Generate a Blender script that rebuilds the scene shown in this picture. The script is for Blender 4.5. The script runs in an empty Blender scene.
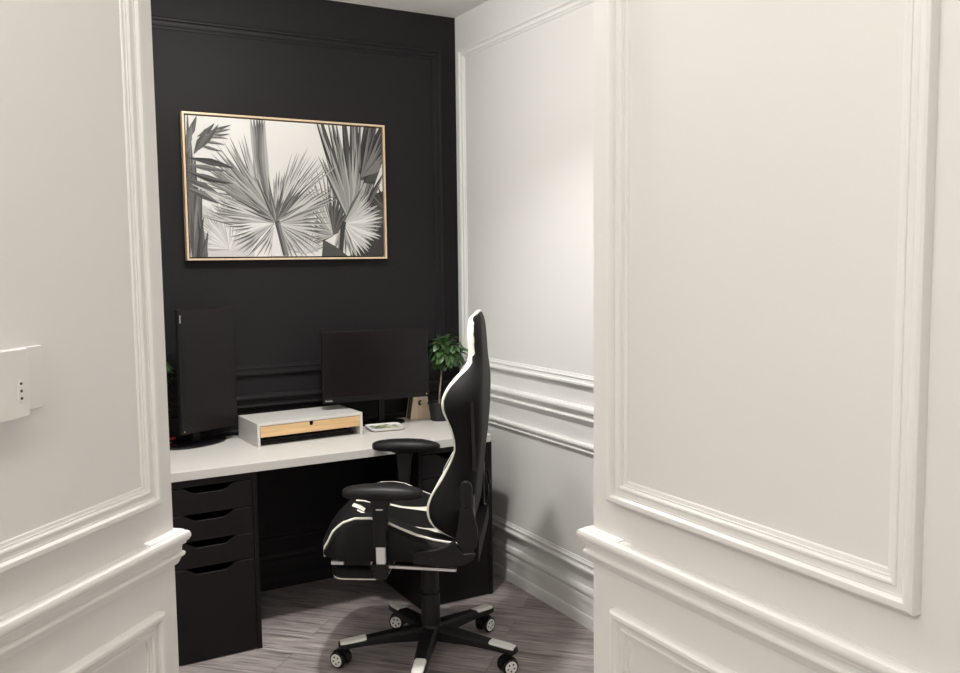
import bpy, bmesh, math, random
from mathutils import Vector, Matrix, noise
random.seed(7)
PI = math.pi
C = bpy.context.scene.collection
SC = bpy.context.scene

# ---------------------------------------------------------------- materials
def mat(name, col, rough=0.5, metal=0.0, spec=0.5, bump=None, var=None, sheen=0.0):
    m = bpy.data.materials.new(name); m.use_nodes = True
    nt = m.node_tree; b = nt.nodes['Principled BSDF']
    b.inputs['Base Color'].default_value = (*col, 1)
    b.inputs['Roughness'].default_value = rough
    b.inputs['Metallic'].default_value = metal
    b.inputs['Specular IOR Level'].default_value = spec
    if bump or var:
        tc = nt.nodes.new('ShaderNodeTexCoord')
    if bump:
        sc, st, dist = bump
        n = nt.nodes.new('ShaderNodeTexNoise'); n.inputs['Scale'].default_value = sc; n.inputs['Detail'].default_value = 3
        bp = nt.nodes.new('ShaderNodeBump'); bp.inputs['Strength'].default_value = st; bp.inputs['Distance'].default_value = dist
        nt.links.new(tc.outputs['Object'], n.inputs['Vector'])
        nt.links.new(n.outputs['Fac'], bp.inputs['Height']); nt.links.new(bp.outputs['Normal'], b.inputs['Normal'])
    if var:
        sc, amt = var
        n = nt.nodes.new('ShaderNodeTexNoise'); n.inputs['Scale'].default_value = sc; n.inputs['Detail'].default_value = 4
        r = nt.nodes.new('ShaderNodeValToRGB')
        r.color_ramp.elements[0].position = .3; r.color_ramp.elements[1].position = .7
        r.color_ramp.elements[0].color = (*[c*(1-amt) for c in col], 1); r.color_ramp.elements[1].color = (*[min(1, c*(1+amt)) for c in col], 1)
        nt.links.new(tc.outputs['Object'], n.inputs['Vector']); nt.links.new(n.outputs['Fac'], r.inputs['Fac'])
        nt.links.new(r.outputs['Color'], b.inputs['Base Color'])
    return m

def wood_mat(name, c1, c2, axis=0, scale=9, rough=.45):
    m = mat(name, c1, rough); nt = m.node_tree; b = nt.nodes['Principled BSDF']
    tc = nt.nodes.new('ShaderNodeTexCoord'); mp = nt.nodes.new('ShaderNodeMapping')
    s = [14, 14, 14]; s[axis] = 1.2; mp.inputs['Scale'].default_value = s
    n = nt.nodes.new('ShaderNodeTexNoise'); n.inputs['Scale'].default_value = scale; n.inputs['Detail'].default_value = 5
    r = nt.nodes.new('ShaderNodeValToRGB'); r.color_ramp.elements[0].position = .35; r.color_ramp.elements[1].position = .65
    r.color_ramp.elements[0].color = (*c1, 1); r.color_ramp.elements[1].color = (*c2, 1)
    nt.links.new(tc.outputs['Object'], mp.inputs['Vector']); nt.links.new(mp.outputs['Vector'], n.inputs['Vector'])
    nt.links.new(n.outputs['Fac'], r.inputs['Fac']); nt.links.new(r.outputs['Color'], b.inputs['Base Color'])
    return m

def floor_mat():
    m = mat('vinyl_plank', (.2, .17, .16), .42); nt = m.node_tree; b = nt.nodes['Principled BSDF']; N = nt.nodes.new; L = nt.links.new
    tc = N('ShaderNodeTexCoord'); rot = N('ShaderNodeMapping'); rot.inputs['Rotation'].default_value = (0, 0, math.radians(45))
    rot.inputs['Location'].default_value = (.37, .05, 0)
    L(tc.outputs['Object'], rot.inputs['Vector'])
    def brick():
        k = N('ShaderNodeTexBrick'); k.inputs['Scale'].default_value = 1; k.inputs['Brick Width'].default_value = 1.2
        k.inputs['Row Height'].default_value = .165; k.inputs['Mortar Size'].default_value = .0012; k.inputs['Mortar Smooth'].default_value = .2
        k.offset = .37; k.offset_frequency = 2; L(rot.outputs['Vector'], k.inputs['Vector']); return k
    k = brick(); k.inputs['Color1'].default_value = (0, 0, 0, 1); k.inputs['Color2'].default_value = (1, 1, 1, 1); k.inputs['Mortar'].default_value = (.5, .5, .5, 1)
    # plank random value shifts the grain
    off = N('ShaderNodeVectorMath'); off.operation = 'SCALE'; off.inputs['Scale'].default_value = 7.3
    L(k.outputs['Color'], off.inputs[0])
    add = N('ShaderNodeVectorMath'); L(rot.outputs['Vector'], add.inputs[0]); L(off.outputs['Vector'], add.inputs[1])
    g = N('ShaderNodeMapping'); g.inputs['Scale'].default_value = (2.2, 26, 1); L(add.outputs['Vector'], g.inputs['Vector'])
    n1 = N('ShaderNodeTexNoise'); n1.inputs['Scale'].default_value = 1.6; n1.inputs['Detail'].default_value = 8; n1.inputs['Roughness'].default_value = .68; n1.inputs['Distortion'].default_value = .5
    L(g.outputs['Vector'], n1.inputs['Vector'])
    g2 = N('ShaderNodeMapping'); g2.inputs['Scale'].default_value = (5, 110, 1); L(add.outputs['Vector'], g2.inputs['Vector'])
    n2 = N('ShaderNodeTexNoise'); n2.inputs['Scale'].default_value = 1.5; n2.inputs['Detail'].default_value = 6; L(g2.outputs['Vector'], n2.inputs['Vector'])
    mx = N('ShaderNodeMix'); mx.data_type = 'FLOAT'; mx.inputs['Factor'].default_value = .42
    L(n1.outputs['Fac'], mx.inputs['A']); L(n2.outputs['Fac'], mx.inputs['B'])
    r = N('ShaderNodeValToRGB'); e = r.color_ramp.elements
    e[0].position = .39; e[0].color = (.135, .118, .115, 1); e[1].position = .63; e[1].color = (.56, .50, .485, 1)
    x = e.new(.47); x.color = (.31, .272, .266, 1); x = e.new(.56); x.color = (.42, .372, .364, 1)
    L(mx.outputs['Result'], r.inputs['Fac'])
    # plank to plank tone
    hs = N('ShaderNodeHueSaturation'); mr = N('ShaderNodeMapRange'); mr.inputs['To Min'].default_value = .85; mr.inputs['To Max'].default_value = 1.15
    L(k.outputs['Color'], mr.inputs['Value']); L(mr.outputs['Result'], hs.inputs['Value']); L(r.outputs['Color'], hs.inputs['Color'])
    seam = N('ShaderNodeMix'); seam.data_type = 'RGBA'; L(k.outputs['Fac'], seam.inputs['Factor']); L(hs.outputs['Color'], seam.inputs['A'])
    seam.inputs['B'].default_value = (.16, .14, .136, 1); L(seam.outputs['Result'], b.inputs['Base Color'])
    bp = N('ShaderNodeBump'); bp.inputs['Strength'].default_value = .25; bp.inputs['Distance'].default_value = .002
    L(mx.outputs['Result'], bp.inputs['Height']); L(bp.outputs['Normal'], b.inputs['Normal'])
    return m

M = {}
M['paint'] = mat('warm_white_paint', (.80, .782, .757), .42, bump=(260, .06, .001))
M['trimpaint'] = mat('white_trim_paint', (.83, .812, .787), .46)
M['office'] = mat('office_white_paint', (.80, .79, .772), .45, bump=(260, .06, .001))
M['officetrim'] = mat('office_trim_paint', (.83, .82, .80), .45)
M['black'] = mat('black_wall_paint', (.0135, .0120, .0136), .58, spec=.22, bump=(220, .08, .001))
M['blacktrim'] = mat('black_trim_paint', (.0130, .0117, .0132), .5, spec=.25)
M['ceil'] = mat('stippled_ceiling', (.90, .885, .84), .9, bump=(150, .9, .006))
M['floor'] = floor_mat()
M['laminate'] = mat('white_laminate', (.62, .604, .572), .40)
M['cab'] = mat('black_brown_foil', (.0065, .0052, .0060), .42, spec=.25, bump=(90, .05, .001))
M['cabin'] = mat('cabinet_inside', (.006, .0055, .0055), .7)
M['birch'] = wood_mat('light_birch', (.62, .40, .20), (.76, .52, .28), 0, 5)
M['screen'] = mat('screen_glass', (.0085, .0066, .0072), .30, spec=.28)
M['plastic'] = mat('black_plastic', (.0065, .006, .0063), .42, spec=.3)
M['plasticgloss'] = mat('gloss_black_plastic', (.009, .008, .009), .22)
M['logo'] = mat('logo_white', (.75, .74, .72), .5)
M['led'] = mat('amber_led', (.9, .55, .25), .4)
M['pu'] = mat('black_leatherette', (.0070, .0064, .0068), .60, spec=.16, bump=(420, .18, .001))
M['puw'] = mat('cream_leatherette', (.80, .77, .68), .42, bump=(420, .1, .001))
M['steel'] = mat('polished_steel', (.86, .85, .82), .30, .6)
M['chrome'] = mat('brushed_steel', (.62, .60, .58), .3, 1.0)
M['cap'] = mat('white_plastic_cap', (.80, .79, .74), .35)
M['nylon'] = mat('black_nylon', (.0075, .007, .0075), .48, spec=.28, bump=(500, .1, .0006))
M['thermo'] = mat('white_abs', (.80, .775, .745), .35)
M['dot'] = mat('dark_dot', (.03, .03, .03), .4)
M['gold'] = mat('pale_wood_frame', (.76, .58, .39), .35, .15)
M['dark'] = mat('black_backing_and_shade', (.008, .008, .008), .5)
M['pot'] = mat('matte_black_pot', (.012, .012, .013), .6)
M['soil'] = mat('soil', (.03, .02, .013), .95, bump=(120, 1, .01))
M['bark'] = mat('bark', (.24, .20, .165), .85, var=(60, .4), bump=(90, .6, .004))
M['leaf1'] = mat('leaf_dark', (.030, .068, .022), .38, var=(25, .3))
M['leaf2'] = mat('leaf_mid', (.068, .14, .045), .38, var=(25, .3))
M['leaf3'] = mat('leaf_light', (.13, .22, .08), .4, var=(25, .3))
M['owlwood'] = wood_mat('pine', (.74, .58, .40), (.86, .73, .56), 2, 4, .6)
M['side_wood'] = wood_mat('dark_side_wood', (.12, .07, .04), (.19, .11, .07), 2, 4, .6)  # darker wood tone used on the box's side boards
M['dish'] = mat('glazed_white', (.80, .79, .76), .2)
M['lemon'] = mat('lemon_yellow', (.55, .55, .10), .3)
M['lime'] = mat('leaf_green_glaze', (.16, .24, .07), .3)
M['bluegrey'] = mat('blue_grey_glaze', (.42, .46, .55), .3)
M['red'] = mat('red_cable', (.55, .02, .05), .4)
M['key'] = mat('key_black', (.014, .013, .014), .5)

# ---------------------------------------------------------------- mesh helpers
def link(o, parent=None):
    C.objects.link(o)
    if parent: o.parent = parent
    return o
def obj(name, bm, m, parent=None, smooth=None, sub=0, bevel=0):
    me = bpy.data.meshes.new(name); bmesh.ops.recalc_face_normals(bm, faces=bm.faces); bm.to_mesh(me); bm.free()
    for mm in (m if isinstance(m, (list, tuple)) else [m]): me.materials.append(mm)
    o = bpy.data.objects.new(name, me); link(o, parent)
    if bevel:
        b = o.modifiers.new('bevel', 'BEVEL'); b.width = bevel; b.segments = 3; b.limit_method = 'ANGLE'; b.angle_limit = math.radians(40)
    if sub:
        s = o.modifiers.new('sub', 'SUBSURF'); s.levels = sub; s.render_levels = sub
    if smooth is not None:
        me.polygons.foreach_set('use_smooth', [True]*len(me.polygons))
        if smooth < 180:
            try: me.set_sharp_from_angle(angle=math.radians(smooth))
            except Exception: pass
    return o
def thing(name, label, cat, loc=(0, 0, 0), rz=0, group=None):
    o = bpy.data.objects.new(name, None); o.empty_display_size = .1; C.objects.link(o)
    o.location = loc; o.rotation_euler = (0, 0, rz); o['label'] = label; o['category'] = cat
    if group: o['group'] = group
    return o
def tag(o, label, cat, group=None):
    o['label'] = label; o['category'] = cat
    if group: o['group'] = group
    return o
def struct(o):
    o['kind'] = 'structure'; return o
def box(bm, a, b, mi=0, M4=None):
    vs = [bm.verts.new((x, y, z)) for x in (a[0], b[0]) for y in (a[1], b[1]) for z in (a[2], b[2])]
    if M4: 
        for v in vs: v.co = M4 @ v.co
    for f in ((0, 1, 3, 2), (4, 6, 7, 5), (0, 4, 5, 1), (2, 3, 7, 6), (0, 2, 6, 4), (1, 5, 7, 3)):
        bm.faces.new([vs[i] for i in f]).material_index = mi
def boxbm(a, b, M4=None):
    bm = bmesh.new(); box(bm, a, b, 0, M4); return bm
def prism(bm, pts, ex, mi=0):
    """pts: list of 3-D points of a planar polygon, ex: extrusion vector"""
    ex = Vector(ex); A = [bm.verts.new(Vector(p)) for p in pts]; B = [bm.verts.new(Vector(p)+ex) for p in pts]; n = len(A)
    bm.faces.new(A).material_index = mi; bm.faces.new(B[::-1]).material_index = mi
    for i in range(n): bm.faces.new([A[i], A[(i+1) % n], B[(i+1) % n], B[i]]).material_index = mi
def lathe(bm, prof, c=(0, 0, 0), n=32, axis=None, mi=0, cap=True):
    """prof: list of (r, h) along the axis"""
    R = Matrix.Identity(3) if axis is None else Vector(axis).to_track_quat('Z', 'Y').to_matrix()
    c = Vector(c); rings = []
    for r, h in prof: rings.append([bm.verts.new(c+R@Vector((r*math.cos(2*PI*i/n), r*math.sin(2*PI*i/n), h))) for i in range(n)])
    for a, b in zip(rings, rings[1:]):
        for i in range(n): bm.faces.new([a[i], a[(i+1) % n], b[(i+1) % n], b[i]]).material_index = mi
    if cap:
        bm.faces.new(rings[0][::-1]).material_index = mi; bm.faces.new(rings[-1]).material_index = mi
def tube(bm, path, rad, n=8, mi=0, closed=False):
    P = [Vector(p) for p in path]; k = len(P); rings = []
    rr = rad if isinstance(rad, (list, tuple)) else [rad]*k
    prev = None
    for i, p in enumerate(P):
        t = (P[(i+1) % k]-P[i-1]) if closed else (P[min(i+1, k-1)]-P[max(i-1, 0)])
        t.normalize()
        if prev is None:
            up = Vector((0, 0, 1)) if abs(t.z) < .9 else Vector((1, 0, 0)); x = t.cross(up).normalized()
        else: x = (prev-t*prev.dot(t)).normalized()
        prev = x; y = t.cross(x); r = rr[i]
        rx, ry = r if isinstance(r, (tuple, list)) else (r, r)
        rings.append([bm.verts.new(p+x*rx*math.cos(2*PI*j/n)+y*ry*math.sin(2*PI*j/n)) for j in range(n)])
    for i in range(k if closed else k-1):
        a, b = rings[i], rings[(i+1) % k]
        for j in range(n): bm.faces.new([a[j], a[(j+1) % n], b[(j+1) % n], b[j]]).material_index = mi
    if not closed:
        bm.faces.new(rings[0][::-1]).material_index = mi; bm.faces.new(rings[-1]).material_index = mi
def spline(pts, n):
    """Catmull-Rom through tuples of any length"""
    out = []; k = len(pts)
    for i in range(k-1):
        p0, p1, p2, p3 = pts[max(i-1, 0)], pts[i], pts[i+1], pts[min(i+2, k-1)]
        for j in range(n):
            t = j/n
            out.append(tuple(.5*((2*b)+(-a+c)*t+(2*a-5*b+4*c-d)*t*t+(-a+3*b-3*c+d)*t**3) for a, b, c, d in zip(p0, p1, p2, p3)))
    out.append(tuple(pts[-1])); return out
def interp(tab, x):
    if x <= tab[0][0]: return tab[0][1]
    for (a, b), (c, d) in zip(tab, tab[1:]):
        if x <= c:
            t = (x-a)/(c-a); return b+(d-b)*t
    return tab[-1][1]
def sm(a, b, x):
    t = max(0, min(1, (x-a)/(b-a))); return t*t*(3-2*t)
def loft(bm, rings, mi=0, caps=True):
    R = [[bm.verts.new(p) for p in r] for r in rings]; n = len(R[0])
    for a, b in zip(R, R[1:]):
        for i in range(n): bm.faces.new([a[i], a[(i+1) % n], b[(i+1) % n], b[i]]).material_index = mi
    if caps: bm.faces.new(R[0][::-1]).material_index = mi; bm.faces.new(R[-1]).material_index = mi
    return R
def text_obj(name, s, size, depth, m, parent, mat4):
    cu = bpy.data.curves.new(name, 'FONT'); cu.body = s; cu.size = size; cu.extrude = depth; cu.align_x = 'LEFT'
    t = bpy.data.objects.new(name+'_tmp', cu); C.objects.link(t)
    dg = bpy.context.evaluated_depsgraph_get(); me = bpy.data.meshes.new_from_object(t.evaluated_get(dg))
    bpy.data.objects.remove(t)
    me.name = name; me.materials.clear(); me.materials.append(m); me.transform(mat4)
    return link(bpy.data.objects.new(name, me), parent)

# ---------------------------------------------------------------- the room
S2 = 2**-.5
H = 2.673                      # ceiling height
XB, YB = 2.069, 3.875          # right office wall, black back wall
XR, YE = 1.128, 1.503          # hall wall on the right and where it ends
DL, SE = -1.1574, 1.630        # angled hall wall on the left: normal offset and end
NL, TL = Vector((S2, -S2, 0)), Vector((S2, S2, 0))
def PL(s, n=0, z=0): return NL*(DL+n)+TL*s+Vector((0, 0, z))

struct(obj('floor', boxbm((-2.6, -2.4, -.1), (2.3, 4.1, 0)), M['floor']))
struct(obj('ceiling', boxbm((-2.6, -2.4, H), (2.3, 4.1, H+.1)), M['ceil']))
struct(obj('wall_back', boxbm((-.14, YB, 0), (XB+.12, YB+.12, H)), M['black']))
struct(obj('wall_right', boxbm((XB, 1.2, 0), (XB+.12, YB-.0005, H)), M['office']))
struct(obj('wall_office_front', boxbm((XR+.1205, 1.08, 0), (XB+.12, 1.1995, H)), M['office']))
struct(obj('wall_office_left', boxbm((-.14, 1.78, 0), (-.02, YB-.0005, H)), M['office']))
struct(obj('wall_hall_right', boxbm((XR, -2.2, 0), (XR+.12, YE, H)), M['paint'], bevel=.002))
bm = bmesh.new(); prism(bm, [PL(-2.2), PL(SE), PL(SE, -.12), PL(-2.2, -.12)], (0, 0, H))
struct(obj('wall_hall_left', bm, M['paint'], bevel=.002))
struct(obj('wall_hall_rear', boxbm((-2.5, -2.32, 0), (XR+.12, -2.2005, H)), M['paint']))
struct(obj('wall_hall_end', boxbm((-2.5, -2.2, 0), (-2.38, -.60, H)), M['paint']))

# mouldings --------------------------------------------------------
class Wall:
    def __init__(s, o, a, n): s.o, s.a, s.n = Vector(o), Vector(a), Vector(n)
    def p(s, a, n, z): return s.o+s.a*a+s.n*n+Vector((0, 0, z))
W_back = Wall((0, YB, 0), (1, 0, 0), (0, -1, 0))
W_right = Wall((XB, 0, 0), (0, 1, 0), (-1, 0, 0))
W_hr = Wall((XR, 0, 0), (0, 1, 0), (-1, 0, 0))
W_hl = Wall(NL*DL, TL, NL)
PANEL = [(0, 0), (.0, .013), (.0015, .0165), (.005, .019), (.009, .0195), (.013, .0185), (.016, .0155), (.017, .0125), (.0195, .0125), (.0195, .0105), (.024, .0095),
         (.029, .0095), (.0295, .0115), (.0315, .0125), (.0345, .012), (.0365, .010), (.037, .0075), (.040, .0075), (.0405, .005), (.046, .0035), (.0475, 0)]
TRIM_N = [0]
def panel(w, a0, a1, z0, z1, m, k=1.0):
    bm = bmesh.new(); rings = []
    for t, n in PANEL:
        t *= k
        rings.append([bm.verts.new(w.p(a, n*k, z)) for a, z in ((a0+t, z0+t), (a1-t, z0+t), (a1-t, z1-t), (a0+t, z1-t))])
    for r, q in zip(rings, rings[1:]):
        for i in range(4): bm.faces.new([r[i], r[(i+1) % 4], q[(i+1) % 4], q[i]])
    TRIM_N[0] += 1
    return struct(obj('trim_%d' % TRIM_N[0], bm, m, smooth=28))
RAIL = [(0, .9065), (.0125, .9062), (.0135, .9035), (.0150, .9035), (.0165, .9046), (.0200, .9036), (.0240, .9008), (.0262, .895), (.0262, .889), (.0235, .883), (.019, .8795), (.0185, .8795), (.0185, .8755), (.015, .8745),
        (.0125, .872), (.0115, .866), (.0115, .8595), (.0135, .859), (.0165, .856), (.0168, .852), (.0150, .848), (.0115, .8465), (.009, .842), (.007, .836), (.004, .831), (0, .829)]
BASE = [(0, .166), (.005, .166), (.008, .163), (.011, .157), (.0130, .148), (.0135, .141), (.0120, .137), (.0070, .135), (.0070, .128), (.0095, .127), (.0105, .122), (.0105, .104),
        (.0070, .103), (.0070, .052), (.0095, .050), (.0115, .044), (.0120, .034), (.0125, .0), (0, 0)]
def rail(name, path, prof, m, sgn=1):
    """sweep a wall profile along a floor path (mitred); sgn picks the side the profile sticks out to"""
    P = [Vector((p[0], p[1])) for p in path]; k = len(P); bm = bmesh.new(); rings = []
    for i, p in enumerate(P):
        d1 = (P[i]-P[i-1]).normalized() if i else (P[1]-P[0]).normalized()
        d2 = (P[i+1]-P[i]).normalized() if i < k-1 else d1
        n1 = Vector((d1.y, -d1.x))*sgn; n2 = Vector((d2.y, -d2.x))*sgn; b = n1+n2; b = b/b.length_squared*2
        rings.append([bm.verts.new((p.x+b.x*n, p.y+b.y*n, z)) for n, z in prof])
    for r, q in zip(rings, rings[1:]):
        for i in range(len(prof)): bm.faces.new([r[i], r[(i+1) % len(prof)], q[(i+1) % len(prof)], q[i]])
    bm.faces.new(rings[0][::-1]); bm.faces.new(rings[-1])
    return struct(obj(name, bm, m, smooth=28))
def trim_name():
    TRIM_N[0] += 1; return 'trim_%d' % TRIM_N[0]
PZ0, PZ1, LZ0, LZ1 = .985, 2.505, .229, .756
# back wall (black)
panel(W_back, .09, 1.984, PZ0+.006, PZ1+.003, M['blacktrim']); panel(W_back, .09, 1.984, LZ0, LZ1, M['blacktrim'])
rail(trim_name(), [(-.02, YB), (XB-.027, YB)], RAIL, M['blacktrim'])
rail('baseboard_back', [(-.02, YB), (XB-.026, YB)], BASE, M['blacktrim'])
# right office wall
panel(W_right, 1.45, 3.822, PZ0+.001, PZ1+.004, M['officetrim'], .95); panel(W_right, 1.45, 3.822, LZ0, LZ1, M['officetrim'])
rail(trim_name(), [(XB, YB-.0005), (XB, 1.2005)], RAIL, M['officetrim'])
rail('baseboard_right', [(XB, YB-.0005), (XB, 1.2005)], BASE, M['officetrim'])
# hall wall on the right: rail wraps round its end
panel(W_hr, .738, 1.436, PZ0, 2.505, M['trimpaint'], 1.1); panel(W_hr, -.55, .60, PZ0, 2.505, M['trimpaint'], 1.1)
panel(W_hr, .738, 1.424, LZ0, LZ1, M['trimpaint'], 1.1); panel(W_hr, -.55, .60, LZ0, LZ1, M['trimpaint'], 1.1)
pr = [(XR+.12, YE), (XR, YE), (XR, -2.2)]
rail(trim_name(), pr, RAIL, M['trimpaint']); rail('baseboard_hall_right', pr, BASE, M['trimpaint'])
# angled hall wall on the left
panel(W_hl, .52, 1.574, PZ0-.002, 2.505, M['trimpaint']); panel(W_hl, -.9, .38, PZ0-.002, 2.505, M['trimpaint'])
panel(W_hl, .52, 1.566, LZ0, LZ1-.006, M['trimpaint']); panel(W_hl, -.9, .38, LZ0, LZ1-.006, M['trimpaint'])
pl = [PL(-2.0), PL(SE), PL(SE, -.12)]
rail(trim_name(), pl, RAIL, M['trimpaint']); rail('baseboard_hall_left', pl, BASE, M['trimpaint'])
# little ledge pieces where the two hall rails turn the corner
CAPP = [(0, .9035), (0, .9095), (.012, .9085), (.016, .9065), (.0165, .9035)]
rail(trim_name(), [(XR+.12, YE), (XR, YE), (XR, YE-.105)], CAPP, M['trimpaint'])
rail(trim_name(), [PL(SE-.105), PL(SE), PL(SE, -.12)], CAPP, M['trimpaint'])

# ---------------------------------------------------------------- desk and drawer cabinets
DZ = .734
o = obj('desk_tabletop', boxbm((.496, 3.268, .70), (1.897, 3.854, DZ)), M['laminate'], bevel=.0015)
tag(o, 'long white laminate desk top resting on two black drawer cabinets', 'desk')

def cabinet(x0, y0, label):
    W, D, Hc, t = .36, .56, .6995, .018
    r = thing('drawer_cabinet', label, 'drawer cabinet', (x0+W/2, y0+D/2, 0), 0, 'drawer cabinets under the desk')
    X0, X1, Y0, Y1 = -W/2, W/2, -D/2, D/2
    bm = bmesh.new()
    box(bm, (X0, Y0, 0), (X0+t, Y1, Hc)); box(bm, (X1-t, Y0, 0), (X1, Y1, Hc))
    box(bm, (X0+t, Y0+.001, Hc-.028), (X1-t, Y1, Hc)); box(bm, (X0+t, Y1-.01, .0), (X1-t, Y1, Hc-.028)); box(bm, (X0+t, Y0+.02, .0), (X1-t, Y1-.01, .012))
    obj('carcass', bm, M['cab'], r, bevel=.001)
    edges = [.004, .363, .464, .566, .6695]
    for a, b in zip(edges, edges[1:]):
        xa, xb = X0+t+.0015, X1-t-.0015; za, zb = a+.0015, b-.0015
        top = []
        n = 40
        for i in range(n+1):
            x = xb+(xa-xb)*i/n; u = abs(x)/(W/2)
            top.append((x, zb-.024*(1-sm(.26, .56, u))))
        pts = [(xa, Y0, za), (xb, Y0, za)]+[(x, Y0, z) for x, z in top]
        bm = bmesh.new(); prism(bm, pts, (0, t, 0))
        d = obj('drawer', bm, M['cab'], r, bevel=.0012)
        hh = .07 if b-a < .2 else .26
        bm = bmesh.new(); xa += .006; xb -= .006; y1 = Y1-.05
        box(bm, (xa, Y0+t, za+.004), (xb, y1, za+.010)); box(bm, (xa, Y0+t, za+.010), (xa+.010, y1, za+hh)); box(bm, (xb-.010, Y0+t, za+.010), (xb, y1, za+hh))
        box(bm, (xa+.010, y1-.01, za+.010), (xb-.010, y1, za+hh))
        obj('drawer_box', bm, M['cabin'], d)
    return r
cabinet(.508, 3.281, 'black four-drawer cabinet under the desk below the portrait monitor')
cabinet(1.558, 3.300, 'black drawer cabinet under the desk end behind the gaming chair')

# ---------------------------------------------------------------- monitor riser with birch drawer, keyboard under it
rs = thing('monitor_riser', 'low white desktop riser with a birch drawer front on the desk', 'monitor riser', (1.1735, 3.676, DZ), .060)
w, d, hh, t = .474, .250, .099, .012
x0, x1, y0, y1 = -w/2, w/2, -d/2, d/2
obj('top_panel', boxbm((x0, y0, hh-t), (x1, y1, hh)), M['laminate'], rs, bevel=.0012)
for s in (-1, 1): obj('side_panel', boxbm((min(s*w/2, s*(w/2-t)), y0, 0), (max(s*w/2, s*(w/2-t)), y1, hh-t-.0002)), M['laminate'], rs, bevel=.001)
obj('shelf', boxbm((x0+t, y0+.012, .038), (x1-t, y1, .045)), M['laminate'], rs)
obj('back_panel', boxbm((x0+t, y1-.008, .045), (x1-t, y1-.001, hh-t)), M['laminate'], rs)
za, zb = .040, hh-t-.002; xa, xb = x0+t+.0015, x1-t-.0015
pts = [(xa, y0+.0005, za), (xb, y0+.0005, za), (xb, y0+.0005, zb)]
R0 = .009
pts += [(R0, y0+.0005, zb), (R0, y0+.0005, zb-.010)]+[(R0*math.cos(q), y0+.0005, zb-.010-R0*math.sin(q)) for q in [PI*i/10 for i in range(1, 10)]]+[(-R0, y0+.0005, zb-.010), (-R0, y0+.0005, zb)]
pts += [(xa, y0+.0005, zb)]
bm = bmesh.new(); prism(bm, pts, (0, .011, 0)); dr = obj('drawer', bm, M['birch'], rs)
bm = bmesh.new(); box(bm, (xa+.002, y0+.012, .046), (xb-.002, y1-.012, .050)); box(bm, (xa+.002, y0+.012, .050), (xa+.008, y1-.012, .080)); box(bm, (xb-.008, y0+.012, .050), (xb-.002, y1-.012, .080)); box(bm, (xa+.008, y1-.018, .050), (xb-.008, y1-.012, .080))
obj('drawer_box', bm, M['cabin'], dr)

kb = thing('keyboard', 'black keyboard tucked under the white riser on the desk', 'keyboard', (1.170, 3.655, DZ), .060)
bm = boxbm((-.215, -.068, .002), (.215, .068, .014)); obj('case', bm, M['plastic'], kb, bevel=.003)
bm = bmesh.new()
for r_ in range(5):
    n = 15
    for c_ in range(n):
        xx = -.206+c_*.412/n; yy = -.060+r_*.024
        if r_ == 0 and 4 <= c_ <= 9:
            if c_ > 4: continue
            box(bm, (xx, yy, .014), (xx+6*.412/n-.003, yy+.0205, .021)); continue
        box(bm, (xx, yy, .014), (xx+.412/n-.003, yy+.0205, .021))
obj('keys', bm, M['key'], kb, bevel=.0012)
for s in (-1, 1):
    for y in (-.0475, .0475): obj('rubber_foot', boxbm((s*.19-.02, y-.0075, 0), (s*.19+.02, y+.0075, .002)), M['plastic'], kb)

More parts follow.
